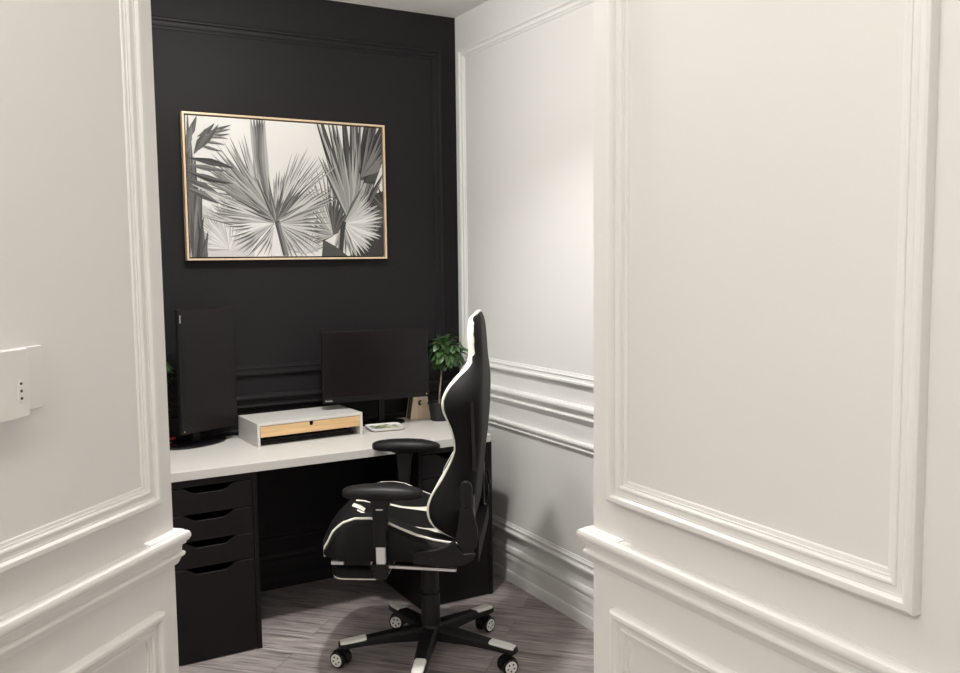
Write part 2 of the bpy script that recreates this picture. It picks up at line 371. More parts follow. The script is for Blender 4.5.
# ---------------------------------------------------------------- monitors
def monitor(label, loc, rz, W, Hm, zc, portrait, base_off, base_r, neck_w):
    """screen faces local -Y; local origin under the screen centre on the desk"""
    r = thing('computer_monitor', label, 'monitor', loc, rz, 'computer monitors on the desk')
    x0, x1, z0, z1 = -W/2, W/2, zc-Hm/2, zc+Hm/2
    chin = .026 if not portrait else .020; bz = .006
    # housing
    bm = bmesh.new(); box(bm, (x0, 0, z0), (x1, .018, z1)); obj('housing', bm, M['plastic'], r, bevel=.003)
    bm = bmesh.new(); prism(bm, [(x0+W*.18, .018, zc-Hm*.30), (x1-W*.18, .018, zc-Hm*.30), (x1-W*.18, .018, zc+Hm*.30), (x0+W*.18, .018, zc+Hm*.30)], (0, .026, 0))
    obj('rear_housing', bm, M['plastic'], r, bevel=.008)
    if portrait: sx0, sx1, sz0, sz1 = x0+chin, x1-bz, z0+bz, z1-bz
    else: sx0, sx1, sz0, sz1 = x0+bz, x1-bz, z0+chin, z1-bz
    obj('screen', boxbm((sx0, -.0012, sz0), (sx1, .0005, sz1)), M['screen'], r)
    # chin strip with buttons
    bm = bmesh.new()
    if portrait: box(bm, (x0, -.0025, z0), (x0+chin-.001, .0005, z1))
    else: box(bm, (x0, -.0025, z0), (x1, .0005, z0+chin-.001))
    ch = obj('chin', bm, M['plastic'], r, bevel=.001)
    for i in range(5):
        bm = bmesh.new()
        if portrait: c = (x0+chin*.55, -.0024, z0+.012+i*.016)
        else: c = (x1-.012-i*.026, -.0024, z0+chin*.5)
        lathe(bm, [(.0024, 0), (.0024, .0012)], c, 10, (0, -1, 0))
        obj('button' if i else 'power_light', bm, M['plasticgloss'] if i else M['led'], ch)
    if portrait: mtx = Matrix.Translation((x0+.0075, -.0026, z1-.022)) @ Matrix.Rotation(PI/2, 4, 'X') @ Matrix.Rotation(-PI/2, 4, 'Z')
    else: mtx = Matrix.Translation((x0+.010, -.0026, z0+.0075)) @ Matrix.Rotation(PI/2, 4, 'X')
    text_obj('logo', 'lenovo', .0115, .0006, M['logo'], ch, mtx)
    # stand
    bx, by = base_off
    bm = bmesh.new(); box(bm, (bx-neck_w/2, by-.008, .012), (bx+neck_w/2, by+.014, zc+.06)); box(bm, (min(bx, 0)-neck_w/2+.004, .040, zc-.04), (max(bx, 0)+neck_w/2-.004, by-.004, zc+.05))
    obj('stand_neck', bm, M['plastic'], r, bevel=.003)
    bm = bmesh.new(); rx, ry = base_r
    lathe(bm, [(1, 0), (1, .004), (.985, .0075), (.93, .0095), (.3, .013), (.05, .014)], (0, 0, 0), 56)
    for v in bm.verts: v.co = Vector((v.co.x*rx+bx, v.co.y*ry+by, v.co.z))
    obj('stand_base', bm, M['plasticgloss'], r, smooth=35)
    return r
monitor('landscape black computer monitor standing between the riser and the potted tree', (1.5285, 3.66, DZ), -.12, .497, .3192, .2906, False, (.052, .117), (.112, .074), .030)
monitor('black computer monitor turned upright in portrait at the left desk end', (.7935, 3.700, DZ), .462, .2866, .5074, .3191, True, (-.015, .082), (.148, .085), .036)

# cables behind the portrait monitor
bm = bmesh.new(); tube(bm, spline([(.650, 3.765, DZ+.125), (.632, 3.775, DZ+.115), (.620, 3.782, DZ+.07), (.628, 3.79, DZ+.032), (.652, 3.80, DZ+.024), (.672, 3.81, DZ+.028), (.700, 3.83, DZ+.018), (.72, 3.848, DZ+.012)], 8), .0030, 8)
cb = tag(obj('cable', bm, M['plastic'], smooth=180), 'thin dark cable with a red plug behind the portrait monitor', 'cable')
bm = bmesh.new(); tube(bm, [(.640, 3.795, DZ+.027), (.652, 3.80, DZ+.024), (.666, 3.806, DZ+.027)], .0055, 10); pg = obj('plug', bm, M['red'], cb, smooth=60); pg['label'] = 'red plug'

# ---------------------------------------------------------------- wooden crescent box, dish
ob = thing('wooden_box', 'small tapered pine box with a crescent moon cutout beside the potted tree', 'box', (1.800, 3.800, DZ), math.radians(-3))
def taper(w0, w1, y, z0, z1): return [(-w0, y, z0), (w0, y, z0), (w1, y, z1), (-w1, y, z1)]
hB = .118
# front board with crescent hole
bm = bmesh.new()
out = taper(.053, .035, -.030, 0, hB)
cz, cr = .078, .0135
outer = [(cr*math.cos(q), -.030, cz+cr*math.sin(q)) for q in [math.radians(40+ (280)*i/18) for i in range(19)]]
p_end, p_start = outer[-1], outer[0]
cx2 = .0085; r2 = math.hypot(p_start[0]-cx2, p_start[2]-cz)
a0 = math.atan2(p_start[2]-cz, p_start[0]-cx2); a1 = -a0
inner = [(cx2+r2*math.cos(q), -.030, cz+r2*math.sin(q)) for q in [(-a0)+(-(2*PI-2*a0))*i/12 for i in range(1, 12)]]
hole = outer+inner
def holed(bm, out, hole, ex):
    vo = [bm.verts.new(p) for p in out]; vh = [bm.verts.new(p) for p in hole]
    es = [bm.edges.new((vo[i], vo[(i+1) % len(vo)])) for i in range(len(vo))]+[bm.edges.new((vh[i], vh[(i+1) % len(vh)])) for i in range(len(vh))]
    g = bmesh.ops.triangle_fill(bm, use_beauty=True, use_dissolve=False, edges=es)
    fs = [f for f in g['geom'] if isinstance(f, bmesh.types.BMFace)]
    e = bmesh.ops.extrude_face_region(bm, geom=fs)
    for v in e['geom']:
        if isinstance(v, bmesh.types.BMVert): v.co += Vector(ex)
holed(bm, out, hole, (0, .008, 0))
obj('front_board', bm, M['owlwood'], ob)
bm = bmesh.new(); prism(bm, taper(.053, .035, .022, 0, hB), (0, .008, 0)); obj('back_board', bm, M['owlwood'], ob)
for s in (-1, 1):
    bm = bmesh.new(); prism(bm, [(s*.053, -.0219, 0), (s*.046, -.0219, 0), (s*.028, -.0219, hB), (s*.035, -.0219, hB)], (0, .0438, 0)); obj('side_board', bm, M['side_wood'], ob)
obj('lid', boxbm((-.0345, -.030, hB+.0003), (.0345, .030, hB+.008)), M['owlwood'], ob)
obj('cutout_shade', boxbm((-.026, -.0217, .060), (.026, -.0205, .098)), M['dark'], ob)  # black sheet behind the crescent stands in for the shade inside the box

ds = thing('dish', 'small white square dish with a lemon and leaf print on the desk', 'dish', (1.548, 3.626, DZ), math.radians(-9))
def rrect(a, b, r, n=5):
    out = []
    for cx, cy, q in ((a-r, b-r, 0), (-a+r, b-r, 90), (-a+r, -b+r, 180), (a-r, -b+r, 270)):
        for i in range(n+1):
            t_ = math.radians(q+90*i/n); out.append((cx+r*math.cos(t_), cy+r*math.sin(t_)))
    return out
A, B = .080, .066
bm = bmesh.new()
rings = []
for k, z, in ((.80, 0), (.83, .001), (.95, .008), (1.0, .0145), (.995, .0158), (.97, .0152), (.92, .0115), (.80, .0105)):
    rings.append([(x, y, z) for x, y in rrect(A*k, B*k, .022*k)])
loft(bm, rings); obj('bowl', bm, M['dish'], ds, smooth=50)
bm = bmesh.new(); tube(bm, [(x, y, .0015) for x, y in rrect(A*.84, B*.84, .02)], .0018, 6, closed=True); obj('base_shadow_ring', bm, M['dark'], ds)  # black ring stands in for the shadow under the dish's base
bm = bmesh.new()
for i in range(26):
    x, y = random.uniform(-.054, .054), random.uniform(-.042, .042); mi = random.choice([0, 0, 1, 1, 1, 2] if x > -.03 else [2, 2, 1])
    a_ = random.random()*PI; l, wd = random.uniform(.010, .016), random.uniform(.006, .010)
    ps = [(l*math.cos(t_), wd*math.sin(t_)) for t_ in [2*PI*j/10 for j in range(10)]]
    z = .0110+i*.00005
    bm.faces.new([bm.verts.new((x+p*math.cos(a_)-q*math.sin(a_), y+p*math.sin(a_)+q*math.cos(a_), z)) for p, q in ps]).material_index = mi
obj('printed_pattern', bm, [M['lemon'], M['lime'], M['bluegrey']], ds)

# ---------------------------------------------------------------- little topiary trees
def topiary(label, loc, ball, rad, pot_r, seed):
    rnd = random.Random(seed)
    r = thing('potted_tree', label, 'potted plant', loc, 0, 'potted trees on the desk')
    bm = bmesh.new(); lathe(bm, [(pot_r*.76, 0), (pot_r*.78, .002), (pot_r*.97, .078), (pot_r*1.05, .079), (pot_r*1.05, .088), (pot_r*.97, .088), (pot_r*.93, .074), (.01, .072)], n=40)
    obj('pot', bm, M['pot'], r, smooth=40)
    bm = bmesh.new(); lathe(bm, [(pot_r*.925, .0725), (pot_r*.7, .078), (.004, .080)], n=24); obj('soil', bm, M['soil'], r, smooth=60)
    b = Vector(ball)
    bm = bmesh.new(); tube(bm, spline([(0, 0, .076), (.002, 0, .13), (b.x*.25, b.y*.2, b.z-.13), (b.x*.5, b.y*.5, b.z-.03)], 6), [.0050-.0001*i for i in range(19)], 8)
    for i in range(9):
        a_ = i*2.4; e = Vector((math.cos(a_), math.sin(a_), rnd.uniform(-.2, .9)))*rad*.72
        tube(bm, spline([(b.x*.42, b.y*.42, b.z-.05+.004*i), tuple(b+e*.5), tuple(b+e)], 4), .0013, 5)
    obj('trunk', bm, M['bark'], r, smooth=180)
    bm = bmesh.new()
    n = 165
    for i in range(n):
        ph = math.acos(1-1.86*(i+.5)/n); th = i*2.39996
        dr_ = Vector((math.sin(ph)*math.cos(th), math.sin(ph)*math.sin(th), math.cos(ph)))
        k = rnd.choice([1, 1, .9, .72, .5]); c = b+Vector((dr_.x*rad, dr_.y*rad, dr_.z*rad*.86))*k*rnd.uniform(.88, 1.06)
        out_ = (dr_+Vector((0, 0, -.55))+Vector((rnd.uniform(-.5, .5), rnd.uniform(-.5, .5), rnd.uniform(-.3, .3)))).normalized()
        side = out_.cross(Vector((rnd.uniform(-.4, .4), rnd.uniform(-.4, .4), 1))).normalized(); up = side.cross(out_)
        L_, Wd = rnd.uniform(.040, .060), rnd.uniform(.0115, .0165)
        prof = [(0, .0), (.15, .55), (.38, 1), (.62, .92), (.85, .5), (1, 0)]
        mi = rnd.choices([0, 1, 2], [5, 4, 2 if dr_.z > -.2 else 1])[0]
        rowL, rowM, rowR = [], [], []
        for t_, ww in prof:
            ctr = c+out_*(L_*(t_-.35))-up*(.006*t_*t_*2)
            rowM.append(bm.verts.new(ctr)); 
            if 0 < t_ < 1:
                rowL.append(bm.verts.new(ctr+side*Wd*ww+up*.003*ww)); rowR.append(bm.verts.new(ctr-side*Wd*ww+up*.003*ww))
        for row, fl in ((rowL, 0), (rowR, 1)):
            fs = [[rowM[0], rowM[1], row[0]]]+[[rowM[j], rowM[j+1], row[j], row[j-1]] for j in range(1, 4)]+[[rowM[4], rowM[5], row[3]]]
            for f in fs: bm.faces.new(f if fl else f[::-1]).material_index = mi
    obj('foliage', bm, [M['leaf1'], M['leaf2'], M['leaf3']], r, smooth=180)
    return r
topiary('small potted topiary tree beside the landscape monitor and crescent box', (1.862, 3.695, DZ), (.040, .0, .325), .088, .054, 3)
topiary('leafy potted plant half hidden behind the upright monitor at the wall edge', (.562, 3.780, DZ), (.0, .0, .310), .084, .050, 5)

# ---------------------------------------------------------------- framed palm print
PX0, PX1, PZ0_, PZ1_, PD = .7523, 1.6665, 1.5056, 2.1251, .040
pic = thing('framed_picture', 'black and white palm leaf print in a thin wood frame on the black wall', 'picture', ((PX0+PX1)/2, YB-.004, PZ0_))
Wp, Hp = PX1-PX0, PZ1_-PZ0_
def ring_frame(bm, a0, a1, z0, z1, tk, y0, y1):
    box(bm, (a0, y0, z0), (a0+tk, y1, z1)); box(bm, (a1-tk, y0, z0), (a1, y1, z1)); box(bm, (a0+tk, y0, z0), (a1-tk, y1, z0+tk)); box(bm, (a0+tk, y0, z1-tk), (a1-tk, y1, z1))
fb = bmesh.new(); ring_frame(fb, -Wp/2, Wp/2, 0, Hp, .008, -PD, 0); obj('frame', fb, M['gold'], pic)
obj('backing', boxbm((-Wp/2+.0081, -.012, .0081), (Wp/2-.0081, -.002, Hp-.0081)), M['dark'], pic)
cw, chh = Wp-.016-.012, Hp-.016-.012
cu0, cz0 = -cw/2, .014
GREYS = [.015, .03, .06, .11, .18, .28, .42, .55, .70]
gm = []
for i, g in enumerate(GREYS): gm.append(mat('print_grey_%d' % i, (g, g*.985, g*.97), .55))
cv = bmesh.new(); box(cv, (cu0, -.033, cz0), (cu0+cw, -.0121, cz0+chh), 0)
canvas = obj('canvas', cv, mat('print_paper', (.76, .75, .725), .55, var=(3, .03)), pic)
# the printed palms: polygons in print coordinates (pixels of a 935x673 view of the print), clipped to the canvas
TLc, TRc, BRc, BLc = (88, 90), (835, 130), (840, 627), (103, 628)
def puv(x, y):
    u, v = .5, .5
    for _ in range(8):
        ex = TLc[0]*(1-u)*(1-v)+TRc[0]*u*(1-v)+BRc[0]*u*v+BLc[0]*(1-u)*v-x
        ey = TLc[1]*(1-u)*(1-v)+TRc[1]*u*(1-v)+BRc[1]*u*v+BLc[1]*(1-u)*v-y
        xu = (TRc[0]-TLc[0])*(1-v)+(BRc[0]-BLc[0])*v; xv = (BLc[0]-TLc[0])*(1-u)+(BRc[0]-TRc[0])*u
        yu = (TRc[1]-TLc[1])*(1-v)+(BRc[1]-BLc[1])*v; yv = (BLc[1]-TLc[1])*(1-u)+(BRc[1]-TRc[1])*u
        D = xu*yv-xv*yu; u -= (ex*yv-ey*xv)/D; v -= (ey*xu-ex*yu)/D
    return u, v
def clip(poly):
    for ax, lim, sg in ((0, 0, 1), (0, 1, -1), (1, 0, 1), (1, 1, -1)):
        o_ = []
        for i in range(len(poly)):
            a, b = poly[i-1], poly[i]; da, db = (a[ax]-lim)*sg, (b[ax]-lim)*sg
            if (da < 0) != (db < 0):
                t_ = da/(da-db); o_.append((a[0]+(b[0]-a[0])*t_, a[1]+(b[1]-a[1])*t_))
            if db >= 0: o_.append(b)
        poly = o_
        if len(poly) < 3: return []
    return poly
pb = bmesh.new(); LAY = [0]
def ppoly(pts, g):
    q = clip([puv(*p) for p in pts])
    if len(q) < 3: return
    LAY[0] += 1; y = -.0331-.0000035*LAY[0]
    try: pb.faces.new([pb.verts.new((cu0+u*cw, y, cz0+(1-v)*chh)) for u, v in q]).material_index = g
    except ValueError: pass
def leaf(x0_, y0_, x1_, y1_, wd, gl, gd, bend=0, wide=.45):
    dx_, dy_ = x1_-x0_, y1_-y0_; L_ = math.hypot(dx_, dy_)+1e-6; nx, ny = -dy_/L_, dx_/L_
    def c(t_): return (x0_+dx_*t_+nx*bend*4*t_*(1-t_), y0_+dy_*t_+ny*bend*4*t_*(1-t_))
    def w_(t_): return wd*(.15+.85*min(1, t_/wide))*(1 if t_ < wide else max(0, (1-t_)/(1-wide))**.8)
    T_ = [0, .12, .25, .45, .6, .75, .88, 1]
    mid = [c(t_) for t_ in T_]; a = [(c(t_)[0]+nx*w_(t_), c(t_)[1]+ny*w_(t_)) for t_ in T_]; b = [(c(t_)[0]-nx*w_(t_), c(t_)[1]-ny*w_(t_)) for t_ in T_]
    ppoly(mid+a[::-1][1:], gl); ppoly(mid+b[::-1][1:], gd)
RP = random.Random(11)
def fan(cx, cy, a0, a1, n, r0, r1, wd, gls, gds, sweep=0):
    for i in range(n):
        a = math.radians(a0+(a1-a0)*i/max(1, n-1)+RP.uniform(-1.5, 1.5)); rr = r0+(r1-r0)*i/max(1, n-1); rr *= RP.uniform(.9, 1.06)
        leaf(cx, cy, cx+rr*math.cos(a), cy-rr*math.sin(a), wd*RP.uniform(.8, 1.15), RP.choice(gls), RP.choice(gds), sweep)
# soft pale fans behind
ppoly([(103, 628), (103, 470), (150, 430), (230, 480), (330, 560), (330, 628)], 7)
fan(240, 600, 100, 178, 22, 190, 140, 6, [7, 8], [5, 6]); fan(240, 605, 20, 100, 14, 110, 170, 5, [7, 8], [6])
fan(310, 520, 95, 165, 18, 130, 190, 6, [6, 7], [4, 5])
fan(520, 620, 20, 160, 18, 110, 90, 6, [7, 8], [5, 6])
fan(345, 400, 92, 172, 20, 250, 230, 7, [6, 7], [3, 5])
# right-hand thin fan
fan(632, 545, 60, 130, 20, 290, 270, 6, [6, 7, 8], [2, 3, 4]); fan(632, 548, 130, 200, 12, 120, 90, 6, [5, 6], [2, 3])
fan(632, 545, 30, 95, 10, 110, 200, 8, [2, 3], [1, 2])
# lower right dark mass
ppoly([(700, 640), (700, 520), (745, 430), (800, 385), (850, 370), (850, 640)], 1)
fan(860, 470, 100, 230, 14, 120, 150, 9, [2, 3], [0, 1])
# upper right dark leaves
fan(715, 530, 62, 109, 28, 500, 480, 14, [2, 4, 5, 6], [0, 1, 2]); fan(700, 500, 70, 116, 16, 330, 300, 12, [4, 5, 6], [2, 3])
fan(745, 330, 20, 80, 11, 160, 300, 17, [2, 3], [0, 1]); fan(760, 340, 5, 60, 8, 110, 130, 14, [1, 2], [0])
ppoly([(738, 300), (765, 235), (840, 120), (850, 130), (850, 260), (800, 300), (760, 330)], 1)
fan(745, 320, 25, 78, 9, 140, 220, 12, [3, 4], [0, 1])
ppoly([(795, 370), (840, 255), (850, 255), (850, 340)], 8)
leaf(745, 470, 850, 290, 10, 3, 1)
# centre tall folded leaf
for k_, (xt, g1, g2) in enumerate(((318, 5, 6), (330, 3, 5), (342, 2, 4), (352, 2, 3), (362, 3, 4), (372, 6, 5))):
    leaf(405, 480, xt, 80, 15-2*(k_ in (0, 5)), g1, g2, -16, .55)
# centre fan
fan(412, 495, 22, 92, 26, 250, 190, 9, [6, 7, 7], [3, 4, 5]); fan(404, 495, 108, 172, 24, 205, 240, 9, [5, 6, 7], [2, 3, 4])
fan(410, 470, 40, 75, 14, 310, 270, 6, [7, 7, 8], [4, 5]); fan(400, 470, 118, 150, 14, 300, 290, 8, [5, 6], [3, 4])
for q_ in range(26):
    a_ = math.radians(RP.uniform(25, 160)); r_ = RP.uniform(90, 200)
    leaf(408, 492, 408+r_*math.cos(a_), 492-r_*math.sin(a_), 7, RP.choice([3, 4, 5]), RP.choice([2, 3]), 0, .25)
fan(415, 500, -35, 22, 9, 210, 230, 9, [6, 7, 8], [3, 4]); fan(402, 500, 170, 232, 10, 190, 170, 9, [6, 7, 8], [3, 4])
fan(410, 505, 232, 262, 5, 150, 130, 7, [6, 7], [4]); fan(420, 505, 285, 325, 7, 170, 180, 7, [6, 7], [4, 5])
ppoly([(392, 625), (402, 505), (412, 500), (430, 625)], 8)
ppoly([(436, 625), (408, 510), (405, 490), (424, 488), (430, 520), (458, 625)], 2); ppoly([(444, 625), (416, 500), (424, 488), (430, 520), (458, 625)], 4)
# right light fan with drooping fingers
fan(676, 498, -75, 25, 17, 150, 165, 11, [7, 8, 8], [5, 6]); fan(676, 496, 25, 62, 9, 130, 170, 11, [6, 7], [3, 4]); fan(672, 500, 250, 292, 6, 130, 140, 9, [5, 6, 7], [3, 4])
ppoly([(650, 640), (660, 520), (668, 492), (684, 494), (676, 540), (668, 640)], 1)
ppoly([(585, 628), (590, 562), (640, 590), (690, 628)], 2)
# left dark stems and blades
for xa_, ya_, xb_, yb_, w_, g1, g2 in ((95, 660, 96, 60, 16, 3, 2), (112, 660, 104, 150, 12, 4, 2), (150, 660, 116, 240, 12, 3, 4), (118, 660, 140, 330, 13, 2, 3), (158, 670, 128, 450, 14, 3, 1), (135, 670, 150, 470, 12, 2, 1), (150, 670, 164, 525, 9, 3, 2)):
    leaf(xa_, ya_, xb_, yb_, w_, g1, g2, RP.uniform(-8, 8), .2)
leaf(112, 500, 122, 250, 12, 2, 3, 0, .5)
leaf(140, 640, 165, 535, 9, 3, 2)
for (xe, ye, xs, ys, wd, g1, g2) in ((250, 124, 150, 165, 7, 2, 3), (248, 140, 150, 150, 7, 3, 4), (246, 158, 148, 160, 6, 2, 4), (240, 178, 140, 172, 6, 3, 5), (228, 200, 138, 185, 6, 3, 5), (218, 226, 130, 200, 6, 3, 4), (190, 118, 130, 170, 10, 2, 3), (205, 122, 120, 230, 12, 2, 3),
                                     (262, 291, 100, 252, 13, 2, 1), (255, 347, 92, 300, 12, 1, 3), (235, 300, 92, 275, 10, 3, 4), (215, 400, 92, 330, 13, 2, 3), (205, 425, 92, 365, 14, 2, 4), (300, 435, 110, 350, 8, 7, 5), (128, 92, 95, 190, 12, 3, 2), (110, 120, 95, 230, 12, 4, 3)):
    leaf(xs, ys, xe, ye, wd, g1, g2, RP.uniform(-6, 6))
leaf(118, 235, 165, 140, 14, 3, 2)
obj('palm_print', pb, gm, canvas)

# ---------------------------------------------------------------- thermostat on the angled hall wall
MT = Matrix(((TL.x, NL.x, 0, 0), (TL.y, NL.y, 0, 0), (0, 0, 1, 0), (0, 0, 0, 1)))
pth = PL(1.15, 0, 1.236)
th = thing('wall_thermostat', 'white plastic wall thermostat with three dots on the left hall wall', 'thermostat', pth, math.atan2(TL.y, TL.x))
# local X along the wall, local -Y out of the wall
def plate(bm, x0_, x1_, z0_, z1_, y0_, y1_, bulge):
    pts = [(x0_, y0_, z0_), (x1_-bulge, y0_, z0_), (x1_-.002, y0_, z0_+(z1_-z0_)*.12), (x1_, y0_, z0_+(z1_-z0_)*.35), (x1_-.001, y0_, z0_+(z1_-z0_)*.65), (x1_-bulge*.5, y0_, z1_), (x0_, y0_, z1_)]
    prism(bm, pts, (0, y1_-y0_, 0))
bm = bmesh.new(); plate(bm, -.13, .120, .006, .116, -.008, -.0003, .010); obj('back_plate', bm, M['thermo'], th, bevel=.002)
bm = bmesh.new(); plate(bm, -.11, .062, .0, .117, -.030, -.0085, .006); bd = obj('body', bm, M['thermo'], th, bevel=.003)
bm = bmesh.new(); prism(bm, [(.040+.0075*math.cos(q), -.0295, (.034 if math.sin(q) < 0 else .058)+.0075*math.sin(q)) for q in [2*PI*(i+.5)/20 for i in range(20)]], (0, -.0016, 0)); sl = obj('sensor_slot', bm, M['cap'], bd, bevel=.0006)
for i in range(3):
    bm = bmesh.new(); lathe(bm, [(.0026, 0), (.0022, .0012)], (.040, -.0309, .0335+i*.0125), 12, (0, -1, 0)); obj('dot', bm, M['dot'], bd)

# ---------------------------------------------------------------- gaming chair  (local X = forward, local +Y = the side towards the camera)
gc = thing('gaming_chair', 'black and cream racing style gaming chair turned sideways at the desk', 'chair', (1.398, 2.874, 0), math.radians(146.1))
# --- base
bm = bmesh.new(); lathe(bm, [(.036, .078), (.043, .084), (.043, .125), (.036, .135)], n=32); obj('hub', bm, M['nylon'], gc, smooth=40)
bm = bmesh.new(); lathe(bm, [(.0355, .118), (.0355, .245), (.0335, .252)], n=32); lathe(bm, [(.029, .25), (.029, .262)], n=32); lathe(bm, [(.0335, .26), (.0315, .39), (.030, .43)], n=32)
obj('gas_column', bm, M['plastic'], gc, smooth=40)
ANG = [19-146.1+72*i for i in range(5)]
AX = {0: (-.80, .60), 1: (.20, .98), 2: (.40, .92), 3: (.1, 1), 4: (-.50, .87)}
for i, ad in enumerate(ANG):
    a = math.radians(ad); R = Matrix.Rotation(a, 4, 'Z')
    bm = bmesh.new(); rings = []
    for t_, w_, zb_, zt_ in ((.030, .032, .080, .128), (.08, .031, .081, .126), (.16, .028, .083, .117), (.25, .0255, .080, .106), (.318, .0235, .074, .099), (.340, .020, .074, .096), (.346, .014, .076, .092)):
        rings.append([R@Vector((t_, s*w_*k, z)) for s, k, z in ((-1, 1, zb_), (-1, 1, zt_-.010), (-1, .62, zt_), (1, .62, zt_), (1, 1, zt_-.010), (1, 1, zb_))])
    loft(bm, rings); lg = obj('base_leg', bm, M['nylon'], gc, bevel=.0015)
    bm = bmesh.new(); rings = []
    for t_, w_, zt_ in ((.243, .0160, .1085), (.25, .0172, .1085), (.318, .0162, .1013), (.336, .0140, .0987), (.340, .0120, .0970)):
        rings.append([R@Vector((t_, s*w_*k, z)) for s, k, z in ((-1, 1.3, zt_-.011), (-1, 1.25, zt_-.004), (-1, .85, zt_), (1, .85, zt_), (1, 1.25, zt_-.004), (1, 1.3, zt_-.011))])
    loft(bm, rings); obj('end_cap', bm, M['cap'], lg, bevel=.001)
    # caster
    P = R@Vector((.325, 0, 0)); ax = Vector((AX[i][0], AX[i][1], 0)).normalized(); tr = Vector((-ax.y, ax.x, 0))
    c0 = P+tr*.016*(1 if i == 1 else -1)
    bm = bmesh.new(); lathe(bm, [(.0055, .030), (.0055, .078)], P, 12)
    # hood: half shell over the wheels
    rings = []
    for s in (-.011, .011):
        rings.append([c0+ax*s+tr*(.0335*math.cos(q))+Vector((0, 0, .0335+.0335*math.sin(q))) for q in [PI*j/12-.1 for j in range(13)]])
    loft(bm, rings); cs = obj('caster', bm, M['nylon'], gc, smooth=40)
    for s in (-1, 1):
        c = c0+ax*s*.0125+Vector((0, 0, .0312))
        bm = bmesh.new(); lathe(bm, [(.024, 0), (.0300, .002), (.0312, .006), (.0312, .012), (.0295, .0155), (.0255, .017)], c, 32, ax*s); obj('wheel', bm, M['plasticgloss'], cs, smooth=40)
        # white spoked disc
        R3 = (ax*s).to_track_quat('Z', 'Y').to_matrix(); bm = bmesh.new()
        outl = [c+R3@Vector((.0235*math.cos(2*PI*j/40), .0235*math.sin(2*PI*j/40), .0155)) for j in range(40)]
        lathe(bm, [(.0235, .0165), (.0235, .0180), (.0215, .0190), (.0165, .0190), (.0165, .0170)], c, 40, ax*s, cap=False)
        lathe(bm, [(.0085, .0165), (.0080, .0192), (.001, .0194)], c, 20, ax*s)
        for j in range(5):
            q = 2*PI*j/5+.3; e1 = R3@Vector((math.cos(q), math.sin(q), 0)); e2 = R3@Vector((-math.sin(q), math.cos(q), 0)); z_ = R3@Vector((0, 0, 1))
            prism(bm, [c+e1*.0075-e2*.0036+z_*.0165, c+e1*.0175-e2*.0058+z_*.0165, c+e1*.0175+e2*.0058+z_*.0165, c+e1*.0075+e2*.0036+z_*.0165], z_*.0024)
        obj('wheel_disc', bm, M['cap'], cs)
# --- mechanism under the seat
bm = bmesh.new(); box(bm, (-.11, -.085, .420), (.13, .085, .448)); box(bm, (-.18, -.20, .440), (.24, -.16, .4595)); box(bm, (-.18, .16, .440), (.24, .20, .4595)); box(bm, (-.06, -.17, .438), (-.01, .17, .452)); box(bm, (.12, -.17, .438), (.17, .17, .452))
lathe(bm, [(.040, .395), (.052, .420)], (0, 0, 0), 24)
obj('tilt_mechanism', bm, M['plastic'], gc, bevel=.003)
for s in (-1, 1):
    bm = bmesh.new(); rings = [[Vector((u, s*.185+dy, z+dz)) for dy, dz in ((-.008, -.005), (.008, -.005), (.008, .005), (-.008, .005))] for u, z in ((-.119, .407), (.132, .417))]
    loft(bm, rings); obj('slide_rail', bm, M['steel'], gc, bevel=.001)
# --- footrest (retracted)
bm = bmesh.new(); rings = []
for z, k in ((.358, .78), (.363, .93), (.378, 1.0), (.396, .98), (.404, .92), (.408, .8)):
    rings.append([Vector((.234+x*k, y*k, z)) for x, y in rrect(.104, .185, .05, 6)])
loft(bm, rings); ft = obj('footrest', bm, M['pu'], gc, smooth=50)
bm = bmesh.new(); tube(bm, [(.234+x*.94, y*.94, .3632) for x, y in rrect(.104, .185, .05, 6)], .0030, 6, closed=True); obj('piping', bm, M['puw'], ft, smooth=180)
for s in (-1, 1):
    for u0, u1 in ((.283, .329), (.160, .186)):
        obj('footrest_clip', boxbm((u0, min(s*.168, s*.186), .4185), (u1, max(s*.168, s*.186), .431)), M['steel'], ft, bevel=.002)
    bm = bmesh.new(); prism(bm, [(.150, s*.135, .408), (.328, s*.135, .408), (.328, s*.135, .442), (.150, s*.135, .442)], (0, s*.031, 0)); obj('footrest_carriage', bm, M['plastic'], ft, bevel=.003)
# --- seat
ZB = [(-.22, .526), (-.118, .531), (-.031, .545), (.045, .569), (.090, .593), (.125, .608), (.169, .615), (.229, .614), (.282, .597), (.318, .566), (.337, .530), (.352, .51)]
ZC = [(-.22, .520), (.0, .529), (.12, .545), (.20, .566), (.26, .590), (.30, .596), (.345, .576), (.375, .543), (.398, .498), (.41, .472)]
def seat_xyz(u, v, off=0):
    av = abs(v); b = sm(.105, .205, av)
    uu = u-(.052*(av/.27)**2)*sm(.1, .36, u)
    zb = interp(ZB, uu if True else u); zc = interp(ZC, u)
    z = zc*(1-b)+zb*b
    z -= .030*sm(.235, .268, av)
    return Vector((uu if uu < .18 else .18+(uu-.18)*.90, v, z+off))
SV = [-.266, -.258, -.245, -.228, -.205, -.175, -.14, -.105, -.06, 0, .06, .105, .14, .175, .205, .228, .245, .258, .266]
us = [-.205, -.195, -.16, -.11, -.05, .01, .07, .13, .18, .22, .26, .29, .315, .34, .36, .378, .392, .400]
bm = bmesh.new(); rings = []
for u in us:
    top = [seat_xyz(u, v) for v in SV]
    zb = .460+.012*sm(.33, .40, u)
    ub = top[0].x
    bot = [Vector((seat_xyz(u, v).x-.012*sm(.3, .4, u), v, zb)) for v in (.262, .20, .1, 0, -.1, -.20, -.262)]
    rings.append(top+bot)
loft(bm, rings); seat = obj('seat', bm, M['pu'], gc, smooth=60)
